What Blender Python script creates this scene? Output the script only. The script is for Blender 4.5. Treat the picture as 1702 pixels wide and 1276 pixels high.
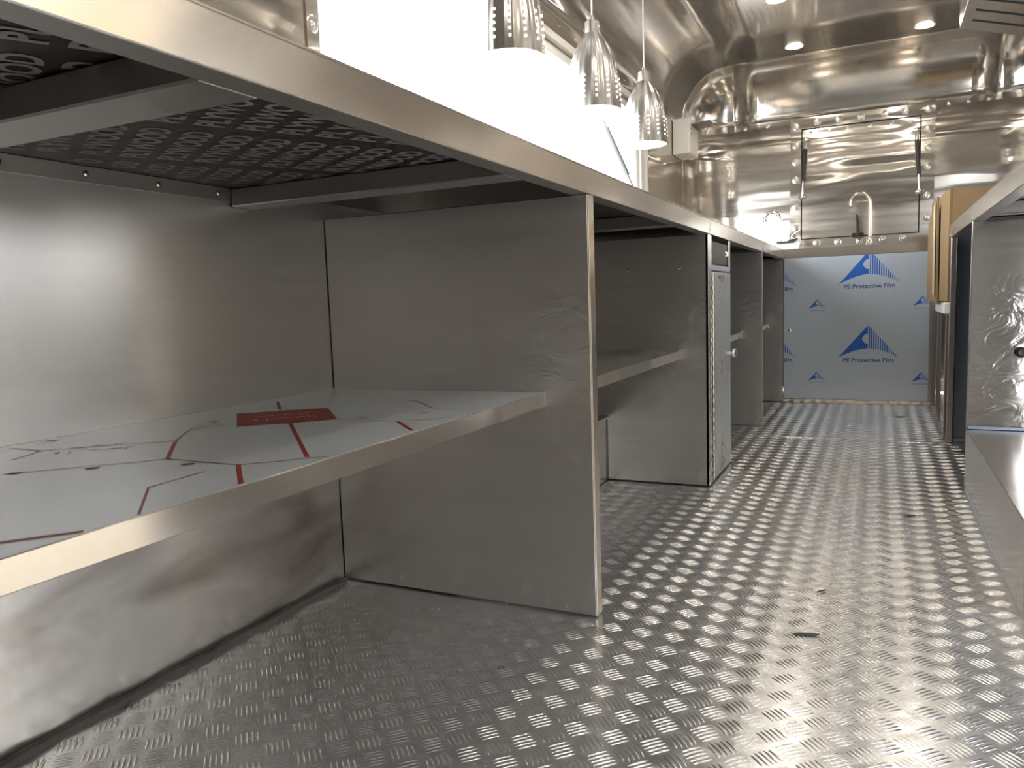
import bpy, bmesh, math, random
import numpy as np
from mathutils import Vector, Matrix

random.seed(4)
scene = bpy.context.scene
col = scene.collection
for o in list(bpy.data.objects):
    bpy.data.objects.remove(o, do_unlink=True)

# ------------------------------------------------------------------ camera
YAW, PITCH, ROLL, FPX, CAMH = 0.4490, 0.1063, -0.0341, 1267.14, 0.6455
cy, sy, cp, sp = math.cos(YAW), math.sin(YAW), math.cos(PITCH), math.sin(PITCH)
FWD = Vector((-sy * cp, cy * cp, -sp)); RGT = Vector((cy, sy, 0)); UPV = RGT.cross(FWD)
cr, sr = math.cos(ROLL), math.sin(ROLL)
R2 = cr * RGT + sr * UPV; U2 = -sr * RGT + cr * UPV
cam_data = bpy.data.cameras.new('camera')
cam = bpy.data.objects.new('camera', cam_data); col.objects.link(cam)
m = Matrix((R2, U2, -FWD)).transposed().to_4x4(); m.translation = Vector((0, 0, CAMH))
cam.matrix_world = m
cam_data.sensor_width = 36.0; cam_data.lens = 36.0 * FPX / 1702.0; cam_data.clip_start = 0.02
scene.camera = cam

# ------------------------------------------------------------------ world, exposure
world = bpy.data.worlds.new('overcast_sky'); scene.world = world; world.use_nodes = True
wn = world.node_tree; wn.nodes.clear()
w_out = wn.nodes.new('ShaderNodeOutputWorld'); w_bg = wn.nodes.new('ShaderNodeBackground')
w_geo = wn.nodes.new('ShaderNodeTexCoord'); w_sep = wn.nodes.new('ShaderNodeSeparateXYZ')
w_ramp = wn.nodes.new('ShaderNodeValToRGB')
w_ramp.color_ramp.elements[0].position = 0.0; w_ramp.color_ramp.elements[0].color = (0.90, 0.95, 0.97, 1)
w_ramp.color_ramp.elements[1].position = 0.6; w_ramp.color_ramp.elements[1].color = (0.88, 0.94, 1.0, 1)
wn.links.new(w_geo.outputs['Generated'], w_sep.inputs[0]); wn.links.new(w_sep.outputs['Z'], w_ramp.inputs[0])
wn.links.new(w_ramp.outputs[0], w_bg.inputs[0]); wn.links.new(w_bg.outputs[0], w_out.inputs[0])
w_bg.inputs[1].default_value = 5.0
scene.view_settings.view_transform = 'Standard'; scene.view_settings.look = 'None'
scene.view_settings.gamma = 1.0; scene.view_settings.use_curve_mapping = False
scene.view_settings.exposure = 1.25
scene.cycles.use_denoising = True
scene.cycles.max_bounces = 14; scene.cycles.glossy_bounces = 12; scene.cycles.diffuse_bounces = 5
scene.cycles.sample_clamp_indirect = 6.0
scene.cycles.caustics_reflective = True; scene.cycles.caustics_refractive = False
scene.cycles.blur_glossy = 0.3

# ------------------------------------------------------------------ main measures (metres)
XL, XB = -0.5055, -1.145            # left counter front, left wall
Y1, Y2, Y2B, Y3, Y4 = 1.4137, 2.5704, 2.9775, 3.8655, 4.7763
ZC, ZB, ZP = 0.900, 0.849, 0.885    # worktop top, apron bottom, plywood underside
ZS, ZS2, XS = 0.462, 0.4324, -0.6084
XE = 0.292                          # right end of the end cabinet
XR, XRW = 0.2613, 0.900             # right counter front, right wall
YR1, ZR, YR2 = 2.8004, 0.1927, 3.605
YE = 5.300                          # end wall
ZW, ZT, CR = 1.745, 2.050, 0.305    # wall top, ceiling, cove radius
YREAR = -0.95

# ------------------------------------------------------------------ materials
MATS = {}
def new_mat(name):
    mt = bpy.data.materials.new(name); mt.use_nodes = True
    MATS[name] = mt
    return mt, mt.node_tree.nodes, mt.node_tree.links, mt.node_tree.nodes['Principled BSDF']

def plain(name, c, rough=0.5, metal=0.0, noise=0.0, scale=20.0, bump=0.0, stretch=(1, 1, 1), spec=None):
    mt, n, l, b = new_mat(name)
    b.inputs['Base Color'].default_value = (*c, 1); b.inputs['Roughness'].default_value = rough
    b.inputs['Metallic'].default_value = metal
    if spec is not None: b.inputs['Specular IOR Level'].default_value = spec
    if noise or bump:
        tc = n.new('ShaderNodeTexCoord'); mp = n.new('ShaderNodeMapping'); nz = n.new('ShaderNodeTexNoise')
        mp.inputs['Scale'].default_value = stretch
        nz.inputs['Scale'].default_value = scale; nz.inputs['Detail'].default_value = 4
        l.new(tc.outputs['Object'], mp.inputs[0]); l.new(mp.outputs[0], nz.inputs['Vector'])
        if noise:
            mx = n.new('ShaderNodeMix'); mx.data_type = 'RGBA'
            mx.inputs[6].default_value = (*[v * (1 - noise) for v in c], 1)
            mx.inputs[7].default_value = (*[min(1, v * (1 + noise)) for v in c], 1)
            l.new(nz.outputs[0], mx.inputs[0]); l.new(mx.outputs[2], b.inputs['Base Color'])
        if bump:
            bp = n.new('ShaderNodeBump'); bp.inputs['Strength'].default_value = bump; bp.inputs['Distance'].default_value = 0.01
            l.new(nz.outputs[0], bp.inputs['Height']); l.new(bp.outputs[0], b.inputs['Normal'])
    return mt

def steel(name, c=(0.67, 0.652, 0.638), rough=0.24, aniso=0.75, grain=(1.0, 1.0, 55), grain_amt=0.02,
          wave=0.0, wave_scale=(1.5, 1.5, 4), wave_dist=0.02, tangent=(0, 0.06, 1), smudge=None, dirt=0.0, metal=0.9, smudge_amt=0.3):
    """Stainless sheet: fine grain in roughness, blur across the grain, gentle buckling of thin sheet."""
    mt, n, l, b = new_mat(name)
    b.inputs['Metallic'].default_value = metal
    b.inputs['Base Color'].default_value = (*c, 1)
    b.inputs['Anisotropic'].default_value = aniso
    geo = n.new('ShaderNodeNewGeometry')
    tg = n.new('ShaderNodeCombineXYZ')
    for i in range(3): tg.inputs[i].default_value = tangent[i]
    l.new(tg.outputs[0], b.inputs['Tangent'])
    mp = n.new('ShaderNodeMapping'); mp.inputs['Scale'].default_value = grain
    l.new(geo.outputs['Position'], mp.inputs[0])
    nz = n.new('ShaderNodeTexNoise'); nz.inputs['Scale'].default_value = 1.0; nz.inputs['Detail'].default_value = 5
    l.new(mp.outputs[0], nz.inputs['Vector'])
    mr = n.new('ShaderNodeMapRange'); mr.inputs['From Min'].default_value = 0.3; mr.inputs['From Max'].default_value = 0.7
    mr.inputs['To Min'].default_value = max(0.02, rough - grain_amt); mr.inputs['To Max'].default_value = rough + grain_amt
    l.new(nz.outputs[0], mr.inputs[0])
    rough_out = mr.outputs[0]
    mx = n.new('ShaderNodeMix'); mx.data_type = 'RGBA'
    mx.inputs[6].default_value = (*[v * 0.97 for v in c], 1); mx.inputs[7].default_value = (*[min(1, v * 1.03) for v in c], 1)
    l.new(nz.outputs[0], mx.inputs[0]); col_out = mx.outputs[2]
    nrm = None
    if wave:
        m2 = n.new('ShaderNodeMapping'); m2.inputs['Scale'].default_value = wave_scale
        l.new(geo.outputs['Position'], m2.inputs[0])
        w = n.new('ShaderNodeTexNoise'); w.inputs['Scale'].default_value = 1.0; w.inputs['Detail'].default_value = 1.0
        w.inputs['Roughness'].default_value = 0.35
        l.new(m2.outputs[0], w.inputs['Vector'])
        bp = n.new('ShaderNodeBump'); bp.inputs['Strength'].default_value = wave; bp.inputs['Distance'].default_value = wave_dist
        l.new(w.outputs[0], bp.inputs['Height']); nrm = bp.outputs[0]
    if smudge:
        x0, x1 = smudge                                   # hand marks on the sheet towards its front edge
        sx = n.new('ShaderNodeSeparateXYZ'); l.new(geo.outputs['Position'], sx.inputs[0])
        ms = n.new('ShaderNodeMapRange'); ms.interpolation_type = 'SMOOTHSTEP'
        ms.inputs['From Min'].default_value = x0; ms.inputs['From Max'].default_value = x1
        l.new(sx.outputs['X'], ms.inputs[0])
        mz = n.new('ShaderNodeMapRange'); mz.interpolation_type = 'SMOOTHSTEP'
        mz.inputs['From Min'].default_value = 0.72; mz.inputs['From Max'].default_value = 0.60
        l.new(sx.outputs['Z'], mz.inputs[0])
        mz2 = n.new('ShaderNodeMapRange'); mz2.interpolation_type = 'SMOOTHSTEP'
        mz2.inputs['From Min'].default_value = 0.12; mz2.inputs['From Max'].default_value = 0.26
        l.new(sx.outputs['Z'], mz2.inputs[0])
        s1 = n.new('ShaderNodeMapping'); s1.inputs['Scale'].default_value = (9, 9, 15)
        l.new(geo.outputs['Position'], s1.inputs[0])
        s2 = n.new('ShaderNodeTexNoise'); s2.inputs['Scale'].default_value = 1.0; s2.inputs['Detail'].default_value = 3; s2.inputs['Distortion'].default_value = 1.2
        l.new(s1.outputs[0], s2.inputs['Vector'])
        a = n.new('ShaderNodeMath'); a.operation = 'MULTIPLY'; l.new(ms.outputs[0], a.inputs[0]); l.new(mz.outputs[0], a.inputs[1])
        a2 = n.new('ShaderNodeMath'); a2.operation = 'MULTIPLY'; l.new(a.outputs[0], a2.inputs[0]); l.new(mz2.outputs[0], a2.inputs[1])
        a3 = n.new('ShaderNodeMath'); a3.operation = 'MULTIPLY'; l.new(a2.outputs[0], a3.inputs[0]); l.new(s2.outputs[0], a3.inputs[1])
        bp2 = n.new('ShaderNodeBump'); bp2.inputs['Strength'].default_value = smudge_amt; bp2.inputs['Distance'].default_value = 0.008
        l.new(a3.outputs[0], bp2.inputs['Height'])
        if nrm: l.new(nrm, bp2.inputs['Normal'])
        nrm = bp2.outputs[0]
    if dirt:
        d1 = n.new('ShaderNodeMapping'); d1.inputs['Scale'].default_value = (2.5, 2.5, 7); d1.inputs['Rotation'].default_value = (0.35, 0, 0)
        l.new(geo.outputs['Position'], d1.inputs[0])
        d2 = n.new('ShaderNodeTexNoise'); d2.inputs['Scale'].default_value = 1.3; d2.inputs['Detail'].default_value = 6; d2.inputs['Distortion'].default_value = 0.6
        l.new(d1.outputs[0], d2.inputs['Vector'])
        d3 = n.new('ShaderNodeMapRange'); d3.inputs['From Min'].default_value = 0.42; d3.inputs['From Max'].default_value = 0.80
        d3.inputs['To Min'].default_value = 0.0; d3.inputs['To Max'].default_value = dirt
        l.new(d2.outputs[0], d3.inputs[0])
        dm = n.new('ShaderNodeMix'); dm.data_type = 'RGBA'; dm.inputs[7].default_value = (0.24, 0.21, 0.18, 1)
        l.new(d3.outputs[0], dm.inputs[0]); l.new(col_out, dm.inputs[6]); col_out = dm.outputs[2]
        da = n.new('ShaderNodeMath'); da.operation = 'ADD'; l.new(rough_out, da.inputs[0])
        db = n.new('ShaderNodeMath'); db.operation = 'MULTIPLY'; db.inputs[1].default_value = 0.03; l.new(d3.outputs[0], db.inputs[0])
        l.new(db.outputs[0], da.inputs[1]); rough_out = da.outputs[0]
    l.new(rough_out, b.inputs['Roughness']); l.new(col_out, b.inputs['Base Color'])
    if nrm: l.new(nrm, b.inputs['Normal'])
    return mt

def emit(name, c, s):
    mt, n, l, b = new_mat(name)
    b.inputs['Base Color'].default_value = (*c, 1)
    b.inputs['Emission Color'].default_value = (*c, 1); b.inputs['Emission Strength'].default_value = s
    return mt

steel('steel_sheet', wave=0.03, wave_scale=(1.5, 1.5, 5))
steel('steel_apron', c=(0.64, 0.585, 0.53), rough=0.17, wave=0.08, wave_scale=(3, 3, 1))
steel('steel_panel', rough=0.22, wave=0.12, wave_scale=(0.7, 0.7, 11), smudge=(XL - 0.20, XL - 0.10), smudge_amt=0.55, metal=0.8)
steel('steel_panel_r', rough=0.13, wave=0.05, wave_scale=(0.8, 0.8, 10), metal=0.97, smudge=(XR + 0.20, XR + 0.10))
steel('steel_back', c=(0.67, 0.645, 0.615), rough=0.235, wave=0.02, dirt=0.95)
steel('steel_mirror', c=(0.64, 0.595, 0.545), rough=0.115, aniso=0.96, grain_amt=0.02, wave=0.30, wave_scale=(1.6, 1.6, 9), wave_dist=0.02, tangent=(1, 0.3, 0))
steel('steel_hatch', c=(0.63, 0.585, 0.53), rough=0.10, aniso=0.96, grain_amt=0.02, wave=0.26, wave_scale=(1.8, 1.8, 9), wave_dist=0.02, tangent=(1, 0.3, 0))
steel('steel_ceiling', c=(0.62, 0.60, 0.57), rough=0.13, aniso=0.75, grain=(120, 2, 2), grain_amt=0.04, wave=0.05, wave_scale=(2.0, 1.0, 1.0), tangent=(0, 1, 0.6))
steel('steel_tube', c=(0.42, 0.41, 0.40), rough=0.30, aniso=0.3)
steel('steel_hood', c=(0.60, 0.585, 0.57), rough=0.235, aniso=0.4)
steel('tread_metal', c=(0.75, 0.755, 0.77), rough=0.22, metal=0.90, aniso=0.0, grain=(40, 40, 40), grain_amt=0.06, wave=0.05, wave_scale=(5, 5, 5))
plain('chrome', (0.78, 0.77, 0.75), 0.08, 1.0)
plain('satin_nickel', (0.60, 0.54, 0.46), 0.22, 1.0)
plain('rivet_metal', (0.60, 0.58, 0.55), 0.22, 1.0)
plain('plywood_film', (0.022, 0.017, 0.016), 0.42, 0.0, noise=0.3, scale=60, spec=0.3)
plain('plywood_ink', (0.19, 0.175, 0.18), 0.45, spec=0.3)
plain('clear_film', (0.70, 0.74, 0.78), 0.25, 0.3, bump=0.08, scale=9)
plain('clear_film_dull', (0.56, 0.55, 0.52), 0.30, 0.75, bump=0.08, scale=9)
plain('film_red', (0.30, 0.022, 0.022), 0.4)
plain('film_red_faint', (0.50, 0.16, 0.18), 0.4)
plain('film_line', (0.28, 0.06, 0.06), 0.4)
plain('film_white', (0.75, 0.66, 0.62), 0.4)
plain('film_blue_sheet', (0.55, 0.62, 0.71), 0.30, 0.55, bump=0.05, scale=5, stretch=(1, 1, 0.5))
plain('film_blue_print', (0.010, 0.105, 0.48), 0.35)
plain('film_pale_print', (0.25, 0.34, 0.55), 0.35)
plain('film_text_print', (0.06, 0.10, 0.26), 0.35)
plain('film_door', (0.62, 0.66, 0.65), 0.30, 0.55)
plain('film_grey_panel', (0.22, 0.25, 0.31), 0.30, 0.6)
plain('sealant', (0.055, 0.053, 0.05), 0.7, noise=0.4, scale=40, bump=0.4)
plain('black_plastic', (0.012, 0.011, 0.011), 0.35)
plain('black_glass', (0.014, 0.012, 0.010), 0.3, spec=0.25)
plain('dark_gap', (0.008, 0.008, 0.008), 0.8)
plain('white_plastic', (0.72, 0.70, 0.66), 0.45)
plain('white_paint', (0.80, 0.80, 0.79), 0.40)
plain('window_alu', (0.78, 0.77, 0.74), 0.30, 0.4)
plain('grey_strut', (0.10, 0.10, 0.095), 0.4, 0.3)
plain('cardboard', (0.25, 0.16, 0.08), 0.8, noise=0.10, scale=8, bump=0.08)
plain('cardboard_edge', (0.62, 0.45, 0.24), 0.8, noise=0.2, scale=60)
plain('packing_tape', (0.62, 0.49, 0.26), 0.22)
plain('plastic_wrap', (0.80, 0.80, 0.80), 0.25)
plain('brown_glue', (0.13, 0.09, 0.055), 0.6)
plain('splinter', (0.05, 0.045, 0.04), 0.7)
plain('rear_stand_in', (0.26, 0.24, 0.22), 0.5)
plain('stand_in_leaves', (0.41, 0.36, 0.27), 0.9, noise=0.5, scale=4)
plain('ground_concrete', (0.42, 0.38, 0.33), 0.9, noise=0.2, scale=1.5)
steel('lamp_metal', c=(0.46, 0.44, 0.42), rough=0.24, aniso=0.5, grain=(60, 60, 2))
plain('lamp_inside', (0.85, 0.83, 0.78), 0.5)
emit('bulb', (1.0, 0.88, 0.70), 18.0)
emit('lamp_leak', (1.0, 0.95, 0.86), 5.0)
emit('downlight', (1.0, 0.91, 0.77), 42.0)

# ------------------------------------------------------------------ builders
ORG = {}                                   # world origin of every object built
def origin_of(o): return ORG[o.name] if o else Vector((0, 0, 0))

def empty(name, loc, label, cat, group=None):
    o = bpy.data.objects.new(name, None); col.objects.link(o)
    o.empty_display_size = 0.05; o.location = loc; ORG[o.name] = Vector(loc)
    o['label'] = label; o['category'] = cat
    if group: o['group'] = group
    return o

def link_mesh(name, me, mat, parent=None, org=None):
    o = bpy.data.objects.new(name, me); col.objects.link(o)
    if mat and not me.materials: me.materials.append(MATS[mat])
    if org is None: org = origin_of(parent)
    o.parent = parent
    o.location = Vector(org) - origin_of(parent)
    ORG[o.name] = Vector(org)
    return o

def obj(name, bm, mat, parent=None, smooth=False, label=None, cat=None, group=None, kind=None):
    """bm holds world coordinates; becomes ONE mesh object."""
    bmesh.ops.recalc_face_normals(bm, faces=bm.faces)
    if parent is None:
        vs = [v.co for v in bm.verts]
        org = Vector(((min(v.x for v in vs) + max(v.x for v in vs)) / 2, (min(v.y for v in vs) + max(v.y for v in vs)) / 2, min(v.z for v in vs)))
    else:
        org = origin_of(parent)
    for v in bm.verts: v.co -= org
    if smooth:
        for f in bm.faces: f.smooth = True
        for e in bm.edges:
            if len(e.link_faces) == 2 and e.calc_face_angle(0) > 0.7: e.smooth = False
    me = bpy.data.meshes.new(name); bm.to_mesh(me); bm.free()
    o = link_mesh(name, me, mat, parent, org)
    tag(o, label, cat, group, kind)
    return o

def tag(o, label=None, cat=None, group=None, kind=None):
    if label: o['label'] = label
    if cat: o['category'] = cat
    if group: o['group'] = group
    if kind: o['kind'] = kind
    return o

def add_box(bm, x0, x1, y0, y1, z0, z1, bev=0.0):
    r = bmesh.ops.create_cube(bm, size=1.0)
    vs = r['verts']
    for v in vs:
        v.co = Vector((x0 if v.co.x < 0 else x1, y0 if v.co.y < 0 else y1, z0 if v.co.z < 0 else z1))
    if bev:
        es = list({e for v in vs for e in v.link_edges})
        bmesh.ops.bevel(bm, geom=es, offset=bev, segments=1, affect='EDGES', profile=0.5)
    return bm

def box(name, x0, x1, y0, y1, z0, z1, mat, parent=None, bev=0.0012, **k):
    bm = bmesh.new(); add_box(bm, x0, x1, y0, y1, z0, z1, bev)
    return obj(name, bm, mat, parent, **k)

def add_prism(bm, pts, axis, a, b):
    """polygon pts (2D) extruded along axis from a to b. axis 'x': pts=(y,z), 'y': (x,z), 'z': (x,y)"""
    def P(p, t):
        return {'x': (t, p[0], p[1]), 'y': (p[0], t, p[1]), 'z': (p[0], p[1], t)}[axis]
    A = [bm.verts.new(P(p, a)) for p in pts]; B = [bm.verts.new(P(p, b)) for p in pts]
    n = len(pts)
    bm.faces.new(A); bm.faces.new(B[::-1])
    for i in range(n): bm.faces.new((A[i], A[(i + 1) % n], B[(i + 1) % n], B[i]))
    return bm

def prism(name, pts, axis, a, b, mat, parent=None, **k):
    bm = bmesh.new(); add_prism(bm, pts, axis, a, b); return obj(name, bm, mat, parent, **k)

def add_tube(bm, pts, r, seg=12, caps=True):
    """tube along a list of points; r a number or a list"""
    pts = [Vector(p) for p in pts]; n = len(pts)
    rs = r if isinstance(r, (list, tuple)) else [r] * n
    rings = []; ref = None
    for i, p in enumerate(pts):
        t = (pts[min(i + 1, n - 1)] - pts[max(i - 1, 0)]).normalized()
        if ref is None:
            ref = t.orthogonal().normalized()
        ref = (ref - t * ref.dot(t)).normalized(); b = t.cross(ref)
        rings.append([bm.verts.new(p + rs[i] * (math.cos(2 * math.pi * k / seg) * ref + math.sin(2 * math.pi * k / seg) * b)) for k in range(seg)])
    for i in range(n - 1):
        for k in range(seg):
            bm.faces.new((rings[i][k], rings[i][(k + 1) % seg], rings[i + 1][(k + 1) % seg], rings[i + 1][k]))
    if caps:
        bm.faces.new(rings[0][::-1]); bm.faces.new(rings[-1])
    return bm

def tube(name, pts, r, mat, parent=None, seg=12, smooth=True, **k):
    bm = bmesh.new(); add_tube(bm, pts, r, seg); return obj(name, bm, mat, parent, smooth=smooth, **k)

def add_lathe(bm, prof, c, seg=24, axis=(0, 0, 1), flute=0, amp=0.0):
    """profile of (radius, height) turned about axis through c"""
    ax = Vector(axis).normalized(); u = ax.orthogonal().normalized(); v = ax.cross(u); c = Vector(c)
    rings = []
    for (r, h) in prof:
        if r < 1e-6: rings.append([bm.verts.new(c + ax * h)])
        else:
            rings.append([bm.verts.new(c + ax * h + (r * (1 + (amp * math.cos(flute * 2 * math.pi * k / seg) if flute else 0))) * (math.cos(2 * math.pi * k / seg) * u + math.sin(2 * math.pi * k / seg) * v)) for k in range(seg)])
    for a, b in zip(rings, rings[1:]):
        for k in range(seg):
            q = [a[k % len(a)], a[(k + 1) % len(a)], b[(k + 1) % len(b)], b[k % len(b)]]
            q2 = []
            for x in q:
                if x not in q2: q2.append(x)
            if len(q2) > 2: bm.faces.new(q2)
    return bm

def lathe(name, prof, c, mat, parent=None, seg=24, axis=(0, 0, 1), smooth=True, flute=0, amp=0.0, **k):
    bm = bmesh.new(); add_lathe(bm, prof, c, seg, axis, flute, amp); return obj(name, bm, mat, parent, smooth=smooth, **k)

def shared(name, me, mat, parent, loc):
    """a copy that shares mesh data, placed at a world point"""
    return link_mesh(name, me, mat, parent, Vector(loc))

def mesh_of(bm, name, smooth=True):
    bmesh.ops.recalc_face_normals(bm, faces=bm.faces)
    if smooth:
        for f in bm.faces: f.smooth = True
    me = bpy.data.meshes.new(name); bm.to_mesh(me); bm.free(); return me

def rivet_mesh(axis, r=0.005, flare=0.016, name='rivet_shape'):
    bm = bmesh.new()
    add_lathe(bm, [(flare, 0.0), (flare * 0.72, 0.0011), (r * 1.25, 0.0003), (r, 0.0008), (r * 0.75, r * 0.35), (0, r * 0.45)], (0, 0, 0), 16, axis)
    return mesh_of(bm, name)

def text_mesh(txt, height, bold=0.0, name='lettering', width=None):
    cu = bpy.data.curves.new(name, 'FONT'); cu.body = txt; cu.size = height / 0.70; cu.offset = bold
    cu.resolution_u = 3
    ob = bpy.data.objects.new(name, cu); col.objects.link(ob)
    dg = bpy.context.evaluated_depsgraph_get()
    me = bpy.data.meshes.new_from_object(ob.evaluated_get(dg))
    bpy.data.objects.remove(ob); bpy.data.curves.remove(cu)
    xs = [v.co.x for v in me.vertices]
    x0, x1 = min(xs), max(xs)
    s = (width / (x1 - x0)) if width else 1.0
    for v in me.vertices: v.co.x = (v.co.x - x0) * s
    me.name = name; me.materials.clear()
    return me

def struct(o): o['kind'] = 'structure'; return o

# ================================================================== SETTING
# ---- ground outside, under the trailer
g = box('ground', -14, 14, -14, 18, -0.62, -0.60, 'ground_concrete', bev=0); struct(g)

# ---- floor: base slab, two tread plates, raised bars
floor = struct(box('floor', XB - 0.03, XRW + 0.03, YREAR, YE + 0.03, -0.06, -0.004, 'steel_tube', bev=0))
SEAM = 3.592
plate_near = box('tread_plate', XB, XRW, YREAR, SEAM - 0.0015, -0.0042, 0.0, 'tread_metal', floor, bev=0.0005)
plate_far = box('tread_plate', XB, XRW, SEAM + 0.0015, YE, -0.0042, 0.0, 'tread_metal', floor, bev=0.0005)

def bar_group(sign):
    """five raised lens-shaped bars lying at 45 degrees; vertices and faces around the origin"""
    V, F = [], []
    L, W, H = 0.0200, 0.0026, 0.0017
    for k in range(5):
        off = (k - 2) * 0.0079; base = len(V)
        prof = [(-1, 0), (-0.6, 0.85), (0, 1), (0.6, 0.85), (1, 0), (0.6, -0.85), (0, -1), (-0.6, -0.85)]
        lk = L * (1.0 if abs(k - 2) < 2 else 0.90)
        for (a, b) in prof: V.append((a * lk, off + b * W + 0.0012 * (1 - a * a), 0.0))
        for a in (-0.55, 0.0, 0.55): V.append((a * lk, off + 0.0012 * (1 - a * a), H if a == 0 else H * 0.82))
        i = base
        F += [(i, i + 8, i + 1), (i, i + 7, i + 8), (i + 1, i + 8, i + 9, i + 2), (i + 2, i + 9, i + 10, i + 3), (i + 3, i + 10, i + 4),
              (i + 4, i + 10, i + 5), (i + 5, i + 10, i + 9, i + 6), (i + 6, i + 9, i + 8, i + 7)]
    a = sign * math.pi / 4; c, s = math.cos(a), math.sin(a)
    V = [(x * c - y * s, x * s + y * c, z) for x, y, z in V]
    F = [tuple(reversed(f)) for f in F]
    return V, F
GA, GB = bar_group(1), bar_group(-1)
def me_group(G, name):
    me = bpy.data.meshes.new(name); me.from_pydata([Vector(v) for v in G[0]], [], G[1])
    for p in me.polygons: p.use_smooth = True
    me.materials.append(MATS['tread_metal']); return me
meA, meB = me_group(GA, 'bar_group_shape'), me_group(GB, 'bar_group_shape')
def pix(p):
    q = Vector(p) - Vector((0, 0, CAMH)); z = q.dot(FWD)
    if z < 0.05: return None
    return 851 + FPX * q.dot(R2) / z, 638 - FPX * q.dot(U2) / z, z
P0 = 0.0605
spots = []
for i in range(-22, 20):
    for j in range(-2, 92):
        for t, (ox, oy) in enumerate(((0, 0), (0.5, 0.5))):
            x = -0.706 + (i + ox) * P0; y = 1.02 + (j - 8 + oy) * P0
            if not (XB + 0.03 < x < XRW - 0.03 and 0.25 < y < 4.76): continue
            if x > XR - 0.015 and y < YR1 + 0.05: continue
            if abs(y - SEAM) < 0.022: continue
            if x < XL + 0.02 and Y2 - 0.02 < y < Y2B + 0.02: continue
            if x < -0.83 and Y1 < y < Y2: continue
            if x < XL + 0.02 and (abs(y - Y1 - 0.015) < 0.04 or abs(y - Y3 - 0.01) < 0.035): continue
            spots.append((x, y, t))
def vis(s):
    p = pix((s[0], s[1], 0))
    if p is None or not (-20 < p[0] < 1722 and 640 < p[1] < 1296): return 9e9
    if s[0] < XL and s[1] > Y1: return 50 + p[2]
    return p[2]
spots.sort(key=vis)
for (x, y, t) in spots[:300]:
    shared('tread_bar_group', meA if t == 0 else meB, None, plate_near, (x, y, 0.0))
for pl, test in ((plate_near, lambda y: y < SEAM), (plate_far, lambda y: y > SEAM)):
    V, F = [], []
    for (x, y, t) in spots[300:]:
        if not test(y): continue
        G = GA if t == 0 else GB; n0 = len(V)
        o0 = origin_of(pl)
        V += [(vx + x - o0.x, vy + y - o0.y, vz - o0.z) for vx, vy, vz in G[0]]
        F += [tuple(k + n0 for k in f) for f in G[1]]
    me = bpy.data.meshes.new('tread_bars'); me.from_pydata(V, [], F)
    me.polygons.foreach_set('use_smooth', [True] * len(me.polygons))
    o = link_mesh('tread_bars', me, 'tread_metal', pl, origin_of(pl)); o['kind'] = 'stuff'

# ---- ceiling: flat sheet, rolled coves along both sides and the end, two corner shells
def sheet(name, grid, mat, parent=None, thick=0.012):
    """grid of world points -> smooth sheet, thickened away from the room"""
    bm = bmesh.new(); R = [[bm.verts.new(p) for p in row] for row in grid]
    inside = Vector((-0.12, 2.4, 1.2))
    for a, b in zip(R, R[1:]):
        for k in range(len(a) - 1):
            bm.faces.new((a[k], a[k + 1], b[k + 1], b[k]))
    bmesh.ops.remove_doubles(bm, verts=bm.verts, dist=1e-5)
    bmesh.ops.recalc_face_normals(bm, faces=bm.faces)
    f = bm.faces[:][len(bm.faces) // 2] if bm.faces.ensure_lookup_table() is None else None
    if (inside - f.calc_center_median()).dot(f.normal) < 0: bmesh.ops.reverse_faces(bm, faces=bm.faces)
    org = origin_of(parent) if parent else Vector((0, 0, ZT))
    for v in bm.verts: v.co -= org
    for fc in bm.faces: fc.smooth = True
    me = bpy.data.meshes.new(name); bm.to_mesh(me); bm.free()
    o = link_mesh(name, me, mat, parent, org)
    s = o.modifiers.new('thickness', 'SOLIDIFY'); s.thickness = thick; s.offset = -1
    return o
ceiling = struct(sheet('ceiling', [[(x, y, ZT) for x in np.linspace(XB + CR, XRW - CR, 8)] for y in np.linspace(YREAR, YE - CR, 12)], 'steel_ceiling'))
TS = [math.radians(a) for a in np.linspace(0, 90, 13)]
cove = lambda t: (CR * (1 - math.cos(t)), ZW + (ZT - ZW) * math.sin(t))
sheet('cove_panel', [[(XB + cove(t)[0], y, cove(t)[1]) for t in TS] for y in np.linspace(YREAR, YE - CR, 12)], 'steel_ceiling', ceiling)
sheet('cove_panel', [[(XRW - cove(t)[0], y, cove(t)[1]) for t in TS] for y in np.linspace(YREAR, YE - CR, 12)], 'steel_ceiling', ceiling)
sheet('cove_panel', [[(x, YE - cove(t)[0], cove(t)[1]) for t in TS] for x in np.linspace(XB + CR, XRW - CR, 12)], 'steel_ceiling', ceiling)
for sx, cx in ((-1, XB + CR), (1, XRW - CR)):
    sheet('corner_shell', [[(cx + sx * (CR - cove(t)[0]) * math.cos(a), YE - CR + (CR - cove(t)[0]) * math.sin(a), cove(t)[1]) for t in TS]
                           for a in [math.radians(q) for q in np.linspace(0, 90, 13)]], 'steel_ceiling', ceiling)
rv_down = rivet_mesh((0, 0, -1), 0.0035, 0.007)
for k in range(14):
    shared('rivet', rv_down, 'rivet_metal', ceiling, (XB + CR + 0.004, 3.25 + k * 0.125, ZT - 0.0005))
    shared('rivet', rv_down, 'rivet_metal', ceiling, (XRW - CR - 0.02, 3.25 + k * 0.125, ZT - 0.0005))
for k in range(3): shared('rivet', rv_down, 'rivet_metal', ceiling, (-0.12, 3.6 + k * 0.45, ZT - 0.0005))

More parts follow.
